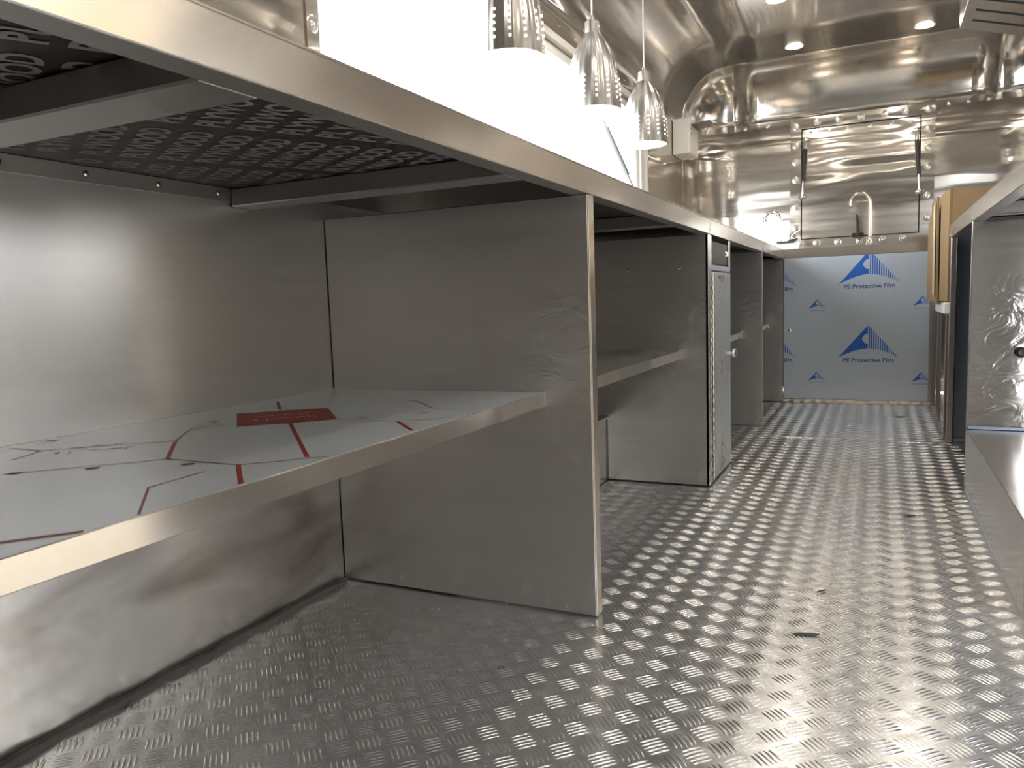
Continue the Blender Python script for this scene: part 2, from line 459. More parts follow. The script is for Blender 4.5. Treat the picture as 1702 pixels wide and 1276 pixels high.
# ---- left wall around the serving window
YW0, YWJ, YW1, ZH0, ZH1 = 1.387, 1.436, 3.985, 1.588, 1.672
wall_left = struct(box('wall_left', XB - 0.03, XB, YREAR, YW0, 0.0, ZW, 'steel_mirror', bev=0))
box('lower_sheet', XB - 0.03, XB - 0.0005, YW0, 4.175, 0.0, 0.897, 'steel_back', wall_left, bev=0)
box('bay_back_sheet', XB - 0.0005, XB + 0.0015, 0.15, Y1 - 0.001, 0.0, ZS - 0.002, 'steel_back', wall_left, bev=0)
box('bay_back_sheet', XB - 0.0005, XB + 0.0015, 0.15, Y1 - 0.001, ZS, 0.89, 'steel_sheet', wall_left, bev=0)
box('header_sheet', XB - 0.03, XB, YW0, 4.175, ZH1, ZW, 'steel_mirror', wall_left, bev=0)
box('side_sheet', XB - 0.03, XB, 4.175, YE - CR, 0.0, ZW, 'steel_mirror', wall_left, bev=0)
js = box('jamb_strip', XB - 0.03, XB + 0.004, YW0 + 0.004, YWJ, 0.9, ZH0 + 0.08, 'steel_hatch', wall_left, bev=0.001)
rv_x = rivet_mesh((1, 0, 0), 0.007, 0.020)
shared('rivet', rv_x, 'rivet_metal', js, (XB + 0.004, 1.413, 1.275))
shared('rivet', rv_x, 'rivet_metal', js, (XB + 0.004, 1.413, 1.135))
rv_xs = rivet_mesh((1, 0, 0), 0.0035, 0.008)
for k in range(14): shared('rivet', rv_xs, 'rivet_metal', wall_left, (XB, 1.9 + k * 0.17, 1.715))

window = struct(empty('window_1', (XB, 2.7, 0.9), 'wide open serving window with white aluminium rails over the left counter', 'window'))
del window['category']
for (z0, z1, x1) in ((ZH0, ZH0 + 0.022, XB + 0.006), (ZH0 + 0.026, ZH0 + 0.050, XB - 0.012), (ZH0 + 0.054, ZH1, XB + 0.010)):
    box('head_rail', XB - 0.055, x1, YWJ, YW1 + 0.005, z0, z1, 'window_alu', window, bev=0.002)
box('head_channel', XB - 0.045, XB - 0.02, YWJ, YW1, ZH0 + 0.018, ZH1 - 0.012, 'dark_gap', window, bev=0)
for k in range(4):
    box('jamb_rail', XB - 0.055, XB + (0.004 if k % 2 else -0.010), YW1 + k * 0.047, YW1 + 0.043 + k * 0.047, 0.9, ZH0 + 0.001, 'window_alu', window, bev=0.002)
box('sill_rail', XB - 0.06, XB - 0.002, YWJ, YW1, 0.897, 0.908, 'window_alu', window, bev=0.001)
for yy in (2.28, 3.42, 3.86):
    la = box('latch', XB - 0.02, XB + 0.022, yy - 0.035, yy + 0.035, ZH0 + 0.002, ZH0 + 0.034, 'grey_strut', window, bev=0.004)
    tube('latch_pin', [(XB + 0.018, yy - 0.05, ZH0 + 0.018), (XB + 0.018, yy + 0.05, ZH0 + 0.018)], 0.005, 'black_plastic', la, seg=8)
for yy in (1.76, 2.42):
    box('sill_catch', XB - 0.05, XB - 0.03, yy - 0.02, yy + 0.02, 0.908, 0.925, 'window_alu', window, bev=0.003)

# ---- end wall with rounded corners, right wall, rear wall
arcL = [(XB + CR - CR * math.cos(a), YE - CR + CR * math.sin(a)) for a in [math.radians(q) for q in np.linspace(0, 90, 14)]]
arcR = [(XRW - CR + CR * math.sin(a), YE - CR + CR * math.cos(a)) for a in [math.radians(q) for q in np.linspace(0, 90, 14)]]
path = arcL + [(x, YE) for x in np.linspace(XB + CR, XRW - CR, 10)[1:-1]] + arcR
wall_end = struct(sheet('wall_end', [[(x, y, z) for z in np.linspace(0, ZW, 9)] for (x, y) in path], 'steel_mirror'))
rv_y = rivet_mesh((0, -1, 0), 0.0045, 0.012)
for k, x in enumerate((-0.80, -0.66, 0.36, 0.46, 0.56)): shared('rivet', rv_y, 'rivet_metal', wall_end, (x, YE - 0.0005, ZW - 0.025))
YD0, YD1, ZD = 0.30, 1.66, 1.72                       # open entry door, right of the camera
YV1 = 2.66
wall_right = struct(box('wall_right', XRW, XRW + 0.03, YV1, YE - CR, 0.0, ZW, 'steel_mirror', bev=0))
box('side_sheet', XRW, XRW + 0.03, YREAR, YD0, 0.0, ZW, 'steel_sheet', wall_right, bev=0)
box('lintel_sheet', XRW, XRW + 0.03, YD0, YD1, ZD, ZW, 'steel_sheet', wall_right, bev=0)
box('post_sheet', XRW, XRW + 0.03, YD1, YV1, 0.0, ZW, 'steel_sheet', wall_right, bev=0)
wall_rear = struct(box('wall_rear', XB - 0.03, XRW + 0.03, YREAR - 0.03, YREAR, 0.0, ZT, 'rear_stand_in', bev=0))  # unseen wall, dull finish added to darken reflections in the steel
# hedge added out of view, shaped to set the door light and reflections
random.seed(8)
bm = bmesh.new()
NY, NZ = 60, 20
G_ = [[bm.verts.new((4.6 + 0.5 * math.sin(j * 0.9 + i * 0.7) * random.uniform(0.3, 1) - 0.04 * j, -5 + i * 0.24, -0.6 + j * 0.22 * (1 + 0.12 * math.sin(i * 0.5)))) for j in range(NZ)] for i in range(NY)]
for i in range(NY - 1):
    for j in range(NZ - 1): bm.faces.new((G_[i][j], G_[i + 1][j], G_[i + 1][j + 1], G_[i][j + 1]))
struct(obj('stand_in_hedge', bm, 'stand_in_leaves'))

# sealant bead along the foot of the left wall in the near bay
bm = bmesh.new()
pts = [(XB + 0.012 + 0.004 * math.sin(k * 1.7), 0.2 + k * 0.05, 0.003) for k in range(25)]
add_tube(bm, pts, [0.009 + 0.002 * math.sin(k * 2.3) for k in range(25)], 8)
struct(obj('trim_1', bm, 'sealant', smooth=True))

# ================================================================== LEFT COUNTER
def worktop_parts(t, x_front, x_back, y0, y1, sgn, beams, words):
    """steel top with front apron and return lip, plywood underside with printed words, cross tubes"""
    xa, xb = sorted((x_front, x_back))
    box('top_sheet', xa, xb, y0, y1, ZC - 0.0035, ZC, 'steel_apron', t, bev=0.001)
    a0, a1 = sorted((x_front, x_front + sgn * 0.0025))
    box('apron', a0, a1, y0, y1, ZB, ZC - 0.0034, 'steel_apron', t, bev=0.0008)
    l0, l1 = sorted((x_front + sgn * 0.0024, x_front + sgn * 0.036))
    box('return_lip', l0, l1, y0, y1, ZB, ZB + 0.003, 'steel_tube', t, bev=0.0006)
    p0, p1 = sorted((x_front + sgn * 0.003, x_back - sgn * 0.001))
    ply = box('plywood_board', p0, p1, y0 + 0.003, y1 - 0.003, ZP, ZC - 0.0036, 'plywood_film', t, bev=0.0005)
    for (b0, b1) in beams:
        c0, c1 = sorted((x_front + sgn * 0.036, x_back - sgn * 0.004))
        box('cross_tube', c0, c1, b0, b1, ZB, ZP - 0.0005, 'steel_tube', t, bev=0.0025)
    return ply

lw = empty('steel_worktop', ((XL + XB) / 2, 2.4, ZB), 'long brushed steel worktop along the left side under the serving window', 'worktop')
ply = worktop_parts(lw, XL, XB + 0.001, -0.35, Y4 - 0.001, -1, ((0.51, 0.585), (1.134, 1.195), (2.19, 2.255), (3.30, 3.36), (4.3, 4.36)), True)
word = text_mesh('PLYWOOD', 0.036, bold=0.0016, name='printed_word', width=0.212)
dx = Vector((0.868, -0.497, 0)); up = Vector((-0.497, -0.868, 0)); nz_ = dx.cross(up)
rot = Matrix((dx, up, nz_)).transposed()
for v in word.vertices: v.co = rot @ v.co
word.materials.append(MATS['plywood_ink'])
base = Vector((-0.7455, 0.8085, ZP - 0.0007))
rowv = Vector((0.0268, 0.0455, 0))
beam_rng = ((0.49, 0.60), (1.12, 1.20))
for r in range(-16, 40):
    for c in range(-4, 4):
        p = base + rowv * r + dx * (0.250 * c) + up * (-0.0)
        e = p + dx * 0.212
        ctr = (p + e) / 2
        xs = (p.x, e.x, p.x + up.x * 0.034, e.x + up.x * 0.034); ys = (p.y, e.y, p.y + up.y * 0.034, e.y + up.y * 0.034)
        if max(xs) > XL - 0.004 or min(xs) < XB + 0.01 or min(ys) < 0.3 or max(ys) > Y1 - 0.01: continue
        shared('printed_word', word, None, ply, p)
# words cut by the edges: letters one by one so that none runs past the board
letters = []
xpos = 0.0
for ch, wd in zip('PLYWOOD', (0.0256, 0.0221, 0.028, 0.0396, 0.0291, 0.0291, 0.0268)):
    ml = text_mesh(ch, 0.036, bold=0.0016, name='printed_letter', width=wd - 0.002)
    for v in ml.vertices: v.co = rot @ (v.co + Vector((xpos, 0, 0)))
    ml.materials.append(MATS['plywood_ink']); letters.append((ml, xpos, wd)); xpos += wd * 1.058
for r in range(-16, 40):
    for c in range(-4, 4):
        p = base + rowv * r + dx * (0.250 * c)
        def bad(p, e):
            xs = (p.x, e.x, p.x + up.x * 0.034, e.x + up.x * 0.034); ys = (p.y, e.y, p.y + up.y * 0.034, e.y + up.y * 0.034)
            return max(xs) > XL - 0.004 or min(xs) < XB + 0.005 or min(ys) < 0.25 or max(ys) > Y1 - 0.005
        if not bad(p, p + dx * 0.212): continue
        for (ml, x0, wd) in letters:
            if not bad(p + dx * x0, p + dx * (x0 + wd)): shared('printed_letter', ml, None, ply, p)
ba = box('back_angle', XB + 0.0016, XB + 0.0045, 0.3, 1.185, 0.8585, ZP - 0.0005, 'steel_tube', lw, bev=0.0005)
scr = rivet_mesh((1, 0, 0), 0.0045, 0.0055)
for yy in (0.50, 0.696, 0.832, 0.968, 1.104): shared('screw', scr, 'rivet_metal', ba, (XB + 0.0045, yy, 0.872))
scr_y = rivet_mesh((1, 0, 0), 0.003, 0.004)
for yy in (Y1 + 0.014, Y2 + 0.01, Y3 + 0.01): shared('rivet', scr_y, 'rivet_metal', lw, (XL, yy, ZB + 0.012))
for yy in (Y2 + 0.028, Y2B + 0.006, Y3 + 0.016):
    box('apron_joint', XL, XL + 0.0012, yy, yy + 0.006, ZB + 0.001, ZC - 0.002, 'steel_apron', lw, bev=0.0003)

# partitions: folded sheet with a proud front edge
def partition(y, label, x_back=XB + 0.003, th=0.030, holes=(), mat='steel_panel'):
    t = empty('steel_partition', ((XL + x_back) / 2, y + th / 2, 0.0), label, 'partition', 'partitions of the left counter')
    box('panel', x_back, XL - 0.002, y, y + th, 0.004, ZB - 0.001, mat, t, bev=0.0015)
    box('front_edge', XL - 0.002, XL - 0.0002, y, y + th, 0.004, ZB - 0.001, 'steel_apron', t, bev=0.0006)
    rv = rivet_mesh((0, -1, 0), 0.0045, 0.0055)
    for (x, z) in holes: shared('screw', rv, 'rivet_metal', t, (x, y, z))
    return t
partition(Y1, 'brushed steel partition nearest the camera, between the film-covered shelf and the second bay')
partition(Y3, 'steel partition just beyond the narrow film-covered cupboard', th=0.018, holes=((-0.57, 0.10),))
partition(Y4, 'last steel partition, beside the blue film-covered door', th=0.016, holes=((-0.53, 0.80),))

# wheel box at the foot of the second bay
t = empty('wheel_box', (-1.0, 2.0, 0.0), 'low steel wheel box at the back of the second bay', 'wheel cover')
bmw = bmesh.new()
n = 16
ys = np.linspace(Y1 + 0.032, Y2 - 0.012, n)
front = [(-0.858 - (0.010 * (k / (n - 1)) ** 6), ys[k]) for k in range(n)]
add_prism(bmw, [(XB + 0.002, ys[0])] + front + [(XB + 0.002, ys[-1])], 'z', 0.003, 0.232)
obj('front_sheet', bmw, 'steel_sheet', t)
box('lid', XB + 0.002, -0.852, Y1 + 0.032, Y2 - 0.014, 0.232, 0.236, 'steel_tube', t, bev=0.0008)

# shelves
def shelf(y0, y1, label, film=None, bar=False):
    t = empty('steel_shelf', ((XB + XS) / 2, (y0 + y1) / 2, ZS2), label, 'shelf', 'shelves of the left counter')
    box('shelf_board', XB + 0.002, XS - 0.0025, y0 + 0.0015, y1 - 0.0015, ZS2 + 0.004, ZS - 0.0004, 'steel_sheet', t, bev=0.0008)
    box('front_lip', XS - 0.0025, XS, y0 + 0.0015, y1 - 0.0015, ZS2, ZS, 'steel_apron', t, bev=0.0009)
    if film:
        f = box('film_layer', XB + 0.003, XS - 0.003, y0 + 0.002, y1 - 0.002, ZS - 0.0004, ZS + 0.0002, film, t, bev=0)
        return t, f
    return t, None
s1, film1 = shelf(0.10, Y1, 'near steel shelf under printed protective film with a red label', 'clear_film')
s2, film2 = shelf(Y1 + 0.031, Y2, 'steel shelf in the second bay before the narrow cupboard', 'clear_film_dull')
s3, _ = shelf(Y2B + 0.001, Y3, 'steel shelf just beyond the narrow cupboard')
s4, _ = shelf(Y3 + 0.019, Y4, 'farthest small steel shelf of the left counter')

def strip(bm, a, b, w, z):
    a = Vector((*a, z)); b = Vector((*b, z)); d = (b - a).normalized(); nn = Vector((-d.y, d.x, 0)) * w / 2
    bm.faces.new([bm.verts.new(p) for p in (a + nn, a - nn, b - nn, b + nn)])
def print_strip(a, b, w, mat, f, name='printed_line'):
    bm = bmesh.new(); strip(bm, a, b, w, ZS + 0.0007); obj(name, bm, mat, f)
# red bars and hexagon lines on the film
for a, b in (((-0.864, 0.953), (-0.640, 0.733)), ((-0.692, 0.670), (-0.614, 0.596)), ((-0.918, 0.773), (-0.814, 0.671)),
             ((-0.690, 1.008), (-0.622, 0.943)), ((-1.09, 1.17), (-1.00, 1.08))):
    print_strip(a, b, 0.0055, 'film_red', film1, 'red_bar')
for a, b in (((-0.692, 0.670), (-0.814, 0.671)), ((-0.692, 0.670), (-0.613, 0.748)), ((-0.814, 0.671), (-0.95, 0.53)), ((-0.918, 0.773), (-1.05, 0.66)),
             ((-0.918, 0.773), (-0.985, 0.86)), ((-0.690, 1.008), (-0.809, 1.005)), ((-0.690, 1.008), (-0.622, 1.07)), ((-1.05, 0.66), (-1.02, 0.60)), ((-0.985, 0.86), (-0.95, 0.93)),
             ((-1.05, 0.66), (-1.12, 0.66)), ((-0.614, 0.47), (-0.70, 0.55)), ((-0.70, 0.55), (-0.705, 0.63)), ((-0.95, 0.53), (-0.95, 0.44)),
             ((-0.72, 1.16), (-0.80, 1.24)), ((-0.80, 1.24), (-0.89, 1.24)), ((-0.72, 1.16), (-0.622, 1.17)), ((-0.93, 1.33), (-0.99, 1.27)), ((-0.66, 1.33), (-0.74, 1.30))):
    print_strip(a, b, 0.0024, 'film_line', film1)
print_strip((-0.614, 0.415), (-0.66, 0.36), 0.006, 'film_red', film1, 'red_bar')
def flat_poly(name, pts, z, mat, parent, **k):
    bm = bmesh.new(); bm.faces.new([bm.verts.new((x, y, z)) for x, y in pts]); return obj(name, bm, mat, parent, **k)
lab = flat_poly('red_label', [(-1.043, 1.015), (-0.920, 1.117), (-0.809, 1.005), (-0.927, 0.901)], ZS + 0.0009, 'film_red', film1, label='red printed label on the film')
u_ = Vector((0.117, -0.114, 0)).normalized(); v_ = Vector((0.12, 0.10, 0)).normalized()
def label_marks(cx, cy, mat, parent, z, sc=1.0):
    random.seed(11)
    bm = bmesh.new(); c = Vector((cx, cy, 0))
    for row, (nn, off) in enumerate(((5, 0.020), (4, -0.022))):
        for k in range(nn):
            b0 = c + v_ * ((k - nn / 2) * 0.022 * sc) + u_ * off * sc
            for q in range(3):
                a = b0 + v_ * (random.uniform(0, 0.014) * sc) + u_ * (random.uniform(-0.008, 0.008) * sc)
                d = (v_ if random.random() < 0.5 else u_) * 0.012 * sc
                strip(bm, (a.x, a.y), (a.x + d.x, a.y + d.y), 0.0026 * sc, z)
    return obj('label_marks', bm, mat, parent)
label_marks(-0.925, 1.01, 'film_white', lab, ZS + 0.0013)
label_marks(-0.99, 0.70, 'film_red_faint', film1, ZS + 0.0007, 0.9)
for (x, y) in ((-0.76, 0.655), (-0.86, 0.60), (-0.775, 1.03), (-0.70, 1.10), (-1.01, 0.93), (-0.93, 0.55), (-1.04, 1.08), (-1.12, 0.72)):
    bm = bmesh.new()
    bm.faces.new([bm.verts.new((x + 0.006 * math.cos(a) + 0.004 * math.sin(a), y + 0.006 * math.cos(a) - 0.003 * math.sin(a), ZS + 0.0008)) for a in np.linspace(0, 6.283, 11)[:-1]])
    obj('brown_spot', bm, 'brown_glue', film1)

# narrow cupboard with a small black panel and a film-covered door
t = empty('narrow_cupboard', ((XL + XB) / 2, (Y2 + Y2B) / 2, 0.0), 'narrow steel cupboard with a black control panel above a film-covered door', 'cupboard')
box('side_panel', XB + 0.003, XL - 0.002, Y2, Y2 + 0.014, 0.004, ZB - 0.001, 'steel_panel', t)
box('side_panel', XB + 0.003, XL - 0.002, Y2B - 0.014, Y2B, 0.004, ZB - 0.001, 'steel_panel', t)
box('front_post', XL - 0.012, XL, Y2, Y2 + 0.052, 0.004, ZB - 0.001, 'steel_apron', t, bev=0.002)
box('front_post', XL - 0.012, XL, Y2B - 0.022, Y2B, 0.735, ZB - 0.001, 'steel_apron', t, bev=0.002)
box('back_panel', XB + 0.003, XB + 0.010, Y2 + 0.014, Y2B - 0.014, 0.004, ZB - 0.001, 'steel_sheet', t)
for x_ in (-0.782, -0.602): shared('screw', rivet_mesh((0, -1, 0), 0.0045, 0.0055), 'rivet_metal', t, (x_, Y2, 0.741))
cp_ = box('control_panel', XL - 0.020, XL - 0.006, Y2 + 0.054, Y2B - 0.024, 0.752, 0.832, 'black_glass', t, bev=0.003)
lathe('dial', [(0.0, 0.0), (0.011, 0.0), (0.011, 0.006), (0.008, 0.012), (0.0, 0.012)], (XL - 0.006, Y2B - 0.075, 0.795), 'chrome', cp_, axis=(1, 0, 0), seg=16)
box('cross_rail', XL - 0.014, XL - 0.001, Y2 + 0.053, Y2B - 0.001, 0.731, 0.750, 'steel_sheet', t, bev=0.002)
door = box('door', XL - 0.014, XL + 0.001, Y2 + 0.066, Y2B - 0.002, 0.008, 0.727, 'film_door', t, bev=0.0015)
hg = tube('piano_hinge', [(XL + 0.002, Y2 + 0.059, 0.012), (XL + 0.002, Y2 + 0.059, 0.724)], 0.004, 'chrome', t, seg=10)
for k in range(22):
    tube('hinge_knuckle', [(XL + 0.002, Y2 + 0.059, 0.025 + k * 0.032), (XL + 0.002, Y2 + 0.059, 0.040 + k * 0.032)], 0.0055, 'steel_tube', hg, seg=8)
lathe('knob', [(0.0, 0.0), (0.006, 0.0), (0.006, 0.016), (0.016, 0.022), (0.017, 0.028), (0.011, 0.033), (0.0, 0.034)], (XL + 0.001, Y2B - 0.075, 0.432), 'chrome', door, axis=(1, 0, 0), seg=20)
XD = XL + 0.0016
def door_line(a, b, w, mat='film_line'):
    bm = bmesh.new(); a = Vector((XD, *a)); b = Vector((XD, *b)); d = (b - a).normalized(); nn = Vector((0, -d.z, d.y)) * w / 2
    bm.faces.new([bm.verts.new(p) for p in (a + nn, a - nn, b - nn, b + nn)]); obj('printed_line', bm, mat, door)
yc = 2.79
for a, b in (((yc - 0.10, 0.722), (yc + 0.01, 0.60)), ((yc + 0.13, 0.722), (yc + 0.01, 0.60)), ((yc + 0.01, 0.60), (yc, 0.48)), ((yc, 0.48), (yc - 0.11, 0.33)), ((yc, 0.48), (yc + 0.12, 0.36)),
             ((yc + 0.12, 0.36), (yc + 0.18, 0.37)), ((yc - 0.11, 0.33), (yc - 0.145, 0.335)), ((yc - 0.11, 0.33), (yc, 0.20)), ((yc + 0.12, 0.36), (yc, 0.20)), ((yc, 0.20), (yc, 0.13)),
             ((yc, 0.13), (yc - 0.10, 0.02)), ((yc, 0.13), (yc + 0.11, 0.045)), ((yc + 0.11, 0.045), (yc + 0.18, 0.055))):
    door_line(a, b, 0.0022, 'film_red_faint')
random.seed(3)
def door_marks(yc, zc, nn, vertical=False):
    bm = bmesh.new()
    for k in range(nn):
        cy_ = yc + (0 if vertical else (k - (nn - 1) / 2) * 0.026); cz_ = zc + ((k - (nn - 1) / 2) * -0.024 if vertical else 0)
        for q in range(5):
            y0 = cy_ + random.uniform(-0.009, 0.009); z0 = cz_ + random.uniform(-0.009, 0.009)
            hz = random.random() < 0.5; a, b = (0.009, 0.0018) if hz else (0.0018, 0.009)
            bm.faces.new([bm.verts.new(p) for p in ((XD, y0 - a, z0 - b), (XD, y0 + a, z0 - b), (XD, y0 + a, z0 + b), (XD, y0 - a, z0 + b))])
    obj('printed_marks', bm, 'film_red', door)
door_marks(yc, 0.705, 4); door_marks(yc, 0.39, 2, True); door_marks(yc, 0.085, 3, True); door_marks(yc, 0.033, 4)

# ================================================================== END CABINET
t = empty('sink_cabinet', (-0.11, Y4 + 0.25, 0.0), 'steel sink cabinet across the far end with a blue film-covered door', 'cabinet')
box('body', XL + 0.002, XE, Y4 + 0.012, YE - 0.004, 0.022, ZB - 0.001, 'steel_sheet', t)
box('base_strip', XL, XE, Y4 - 0.006, Y4 + 0.020, 0.001, 0.021, 'steel_apron', t)
box('corner_post', 0.2565, XE, Y4 - 0.004, Y4 + 0.014, 0.021, ZB - 0.001, 'steel_apron', t)
fd = box('film_door', XL + 0.003, 0.2545, Y4 - 0.003, Y4 + 0.011, 0.023, ZB - 0.003, 'film_blue_sheet', t, bev=0.001, label='door under pale blue protective film printed with blue triangular emblems')
lathe('door_lock', [(0.0, 0.0), (0.011, 0.0), (0.011, 0.004), (0.007, 0.007), (0.0, 0.007)], (-0.468, Y4 - 0.003, 0.426), 'chrome', fd, axis=(0, -1, 0), seg=18)
YF = Y4 - 0.0036
FX0, FX1, FZ0, FZ1 = XL + 0.004, 0.2540, 0.024, ZB - 0.004
def clip(poly, x0, x1, z0, z1):
    def cut(P, f, g):
        out = []
        for i in range(len(P)):
            a, b = P[i], P[(i + 1) % len(P)]; fa, fb = f(a), f(b)
            if fa >= 0: out.append(a)
            if (fa >= 0) != (fb >= 0):
                s = fa / (fa - fb); out.append((a[0] + (b[0] - a[0]) * s, a[1] + (b[1] - a[1]) * s))
        return out
    for f in (lambda p: p[0] - x0, lambda p: x1 - p[0], lambda p: p[1] - z0, lambda p: z1 - p[1]):
        poly = cut(poly, f, None)
        if len(poly) < 3: return []
    return poly
def face(bm, poly, y=YF):
    poly = clip(poly, FX0, FX1, FZ0, FZ1)
    if len(poly) >= 3: bm.faces.new([bm.verts.new((x, y, z)) for x, z in poly])
def emblem(ax, az, s, small=False):
    """triangle: solid wing with a round bite on the left, upright stripes on the right"""
    bm = bmesh.new(); bm2 = bmesh.new()
    base = lambda u: -0.133 - 0.054 * (abs(u) / 0.158) ** 1.7          # lower curve
    side = lambda u: -0.187 * (abs(u) / 0.158)                         # sloping sides
    N = 26
    for k in range(N):                                                 # wing in thin slices, minus the bite
        u0, u1 = -0.158 + 0.156 * k / N, -0.158 + 0.156 * (k + 1) / N
        um = (u0 + u1) / 2
        segs = [(base, side)]
        dxc = um + 0.002; rr = 0.028
        if abs(dxc) < rr:
            hh = math.sqrt(rr * rr - dxc * dxc); zc_ = -0.078
            segs = [(base, lambda u, q=zc_ - hh: max(q, base(u))), (lambda u, q=zc_ + hh: min(q, side(u)), side)]
        for lo, hi in segs:
            P = [(ax + s * u0, az + s * lo(u0)), (ax + s * u1, az + s * lo(u1)), (ax + s * u1, az + s * hi(u1)), (ax + s * u0, az + s * hi(u0))]
            face(bm, P)
    ns = 14
    for k in range(ns):
        u0 = 0.003 + k * 0.0113; u1 = u0 + 0.0065 * (1 - 0.25 * k / ns)
        if small: u1 = u0 + 0.0113
        face(bm2, [(ax + s * u0, az + s * base(u0)), (ax + s * u1, az + s * base(u1)), (ax + s * u1, az + s * side(u1)), (ax + s * u0, az + s * side(u0))])
    if small:
        face(bm2, [(ax - 0.13 * s, az - 0.222 * s), (ax + 0.13 * s, az - 0.222 * s), (ax + 0.13 * s, az - 0.206 * s), (ax - 0.13 * s, az - 0.206 * s)])
    if bm.faces: obj('emblem_wing', bm, 'film_blue_print', fd)
    else: bm.free()
    if bm2.faces: obj('emblem_stripes', bm2, 'film_pale_print' if small else 'film_blue_print', fd)
    else: bm2.free()
tm = text_mesh('PE Protective Film', 0.0235, bold=0.0009, name='film_lettering', width=0.262)
tm.materials.append(MATS['film_text_print'])
for v in tm.vertices: v.co = Vector((v.co.x, 0, v.co.y))
tl = text_mesh('ilm', 0.0235, bold=0.0009, name='film_lettering', width=0.044); tl.materials.append(MATS['film_text_print'])
for v in tl.vertices: v.co = Vector((v.co.x, 0, v.co.y))
for az in (0.4515, 0.8710):
    emblem(-0.048, az, 1.0); emblem(-0.588, az, 1.0)
    shared('film_lettering', tm, None, fd, (-0.178, YF, az - 0.2115))
    shared('film_lettering', tl, None, fd, (-0.498, YF, az - 0.2115))
    for x in (0.086, -0.454):
        bm = bmesh.new()
        for k in range(12):
            a0, a1 = k * math.pi / 6, (k + 1) * math.pi / 6
            face(bm, [(x + 0.007 * math.cos(a0), az - 0.228 + 0.007 * math.sin(a0)), (x + 0.007 * math.cos(a1), az - 0.228 + 0.007 * math.sin(a1)),
                      (x + 0.0058 * math.cos(a1), az - 0.228 + 0.0058 * math.sin(a1)), (x + 0.0058 * math.cos(a0), az - 0.228 + 0.0058 * math.sin(a0))])
        obj('registered_mark', bm, 'film_pale_print', fd)
for az in (0.186, 0.607):
    emblem(-0.318, az, 0.315, True); emblem(0.221, az, 0.315, True)

# end worktop (round-cornered on the left)
t = empty('sink_worktop', (-0.4, 5.05, ZB), 'pale steel worktop over the blue film-covered door, carrying two taps', 'worktop')
aw = [(x + 0.003, y - 0.003) for x, y in arcL]
bm = bmesh.new(); add_prism(bm, [(XB + 0.003, Y4)] + aw + [(XE, YE - 0.003), (XE, Y4)], 'z', ZC - 0.004, ZC)
obj('top_sheet', bm, 'steel_apron', t)
box('apron', XL, XE, Y4, Y4 + 0.003, ZB, ZC - 0.004, 'steel_apron', t, bev=0.0008)
bm = bmesh.new(); add_prism(bm, [(XB + 0.004, Y4 + 0.02), (XB + 0.004, 4.99), (-0.86, 5.28), (XE - 0.004, 5.28), (XE - 0.004, Y4 + 0.02)], 'z', ZP, ZC - 0.0042)
obj('plywood_board', bm, 'plywood_film', t)

# hatch in the end wall
t = empty('end_hatch', (-0.11, YE, 0.93), 'polished steel hatch in the far end wall with a riveted frame', 'hatch')
def frame_piece(pts): 
    bm = bmesh.new(); add_prism(bm, pts, 'y', YE - 0.016, YE - 0.001); return obj('frame_strip', bm, 'steel_hatch', t)
hx0, hx1, hz0, hz1 = -0.520, 0.290, 0.925, 1.738; ix0, ix1, iz0, iz1 = -0.455, 0.216, 0.982, 1.672
fl = frame_piece([(hx0, hz0), (ix0, iz0), (ix0, iz1), (hx0, hz1)]); fr = frame_piece([(hx1, hz0), (ix1, iz0), (ix1, iz1), (hx1, hz1)])
ft = frame_piece([(hx0, hz1), (ix0, iz1), (ix1, iz1), (hx1, hz1)]); fb = frame_piece([(hx0, hz0), (ix0, iz0), (ix1, iz0), (hx1, hz0)])
hp = box('hatch_panel', ix0 + 0.006, ix1 - 0.006, YE - 0.010, YE - 0.0045, iz0 + 0.006, iz1 - 0.006, 'steel_hatch', t, bev=0.001)
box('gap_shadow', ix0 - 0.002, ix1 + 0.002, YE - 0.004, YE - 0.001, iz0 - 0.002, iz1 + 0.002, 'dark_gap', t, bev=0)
rvb = rivet_mesh((0, -1, 0), 0.0065, 0.021)
for z in (1.69, 1.575, 1.47, 1.36, 1.19, 1.06): shared('rivet', rvb, 'rivet_metal', fl, ((hx0 + ix0) / 2, YE - 0.016, z)); shared('rivet', rvb, 'rivet_metal', fr, ((hx1 + ix1) / 2, YE - 0.016, z + 0.01))
for x in (-0.36, -0.235, -0.11, 0.02, 0.13): shared('rivet', rvb, 'rivet_metal', ft, (x, YE - 0.016, 1.705)); shared('rivet', rvb, 'rivet_metal', fb, (x, YE - 0.016, 0.955))
rvs = rivet_mesh((0, -1, 0), 0.004, 0.012)
for x in (-0.40, -0.29, -0.18, -0.06, 0.06, 0.16): shared('rivet', rvs, 'rivet_metal', hp, (x, YE - 0.010, 1.645))

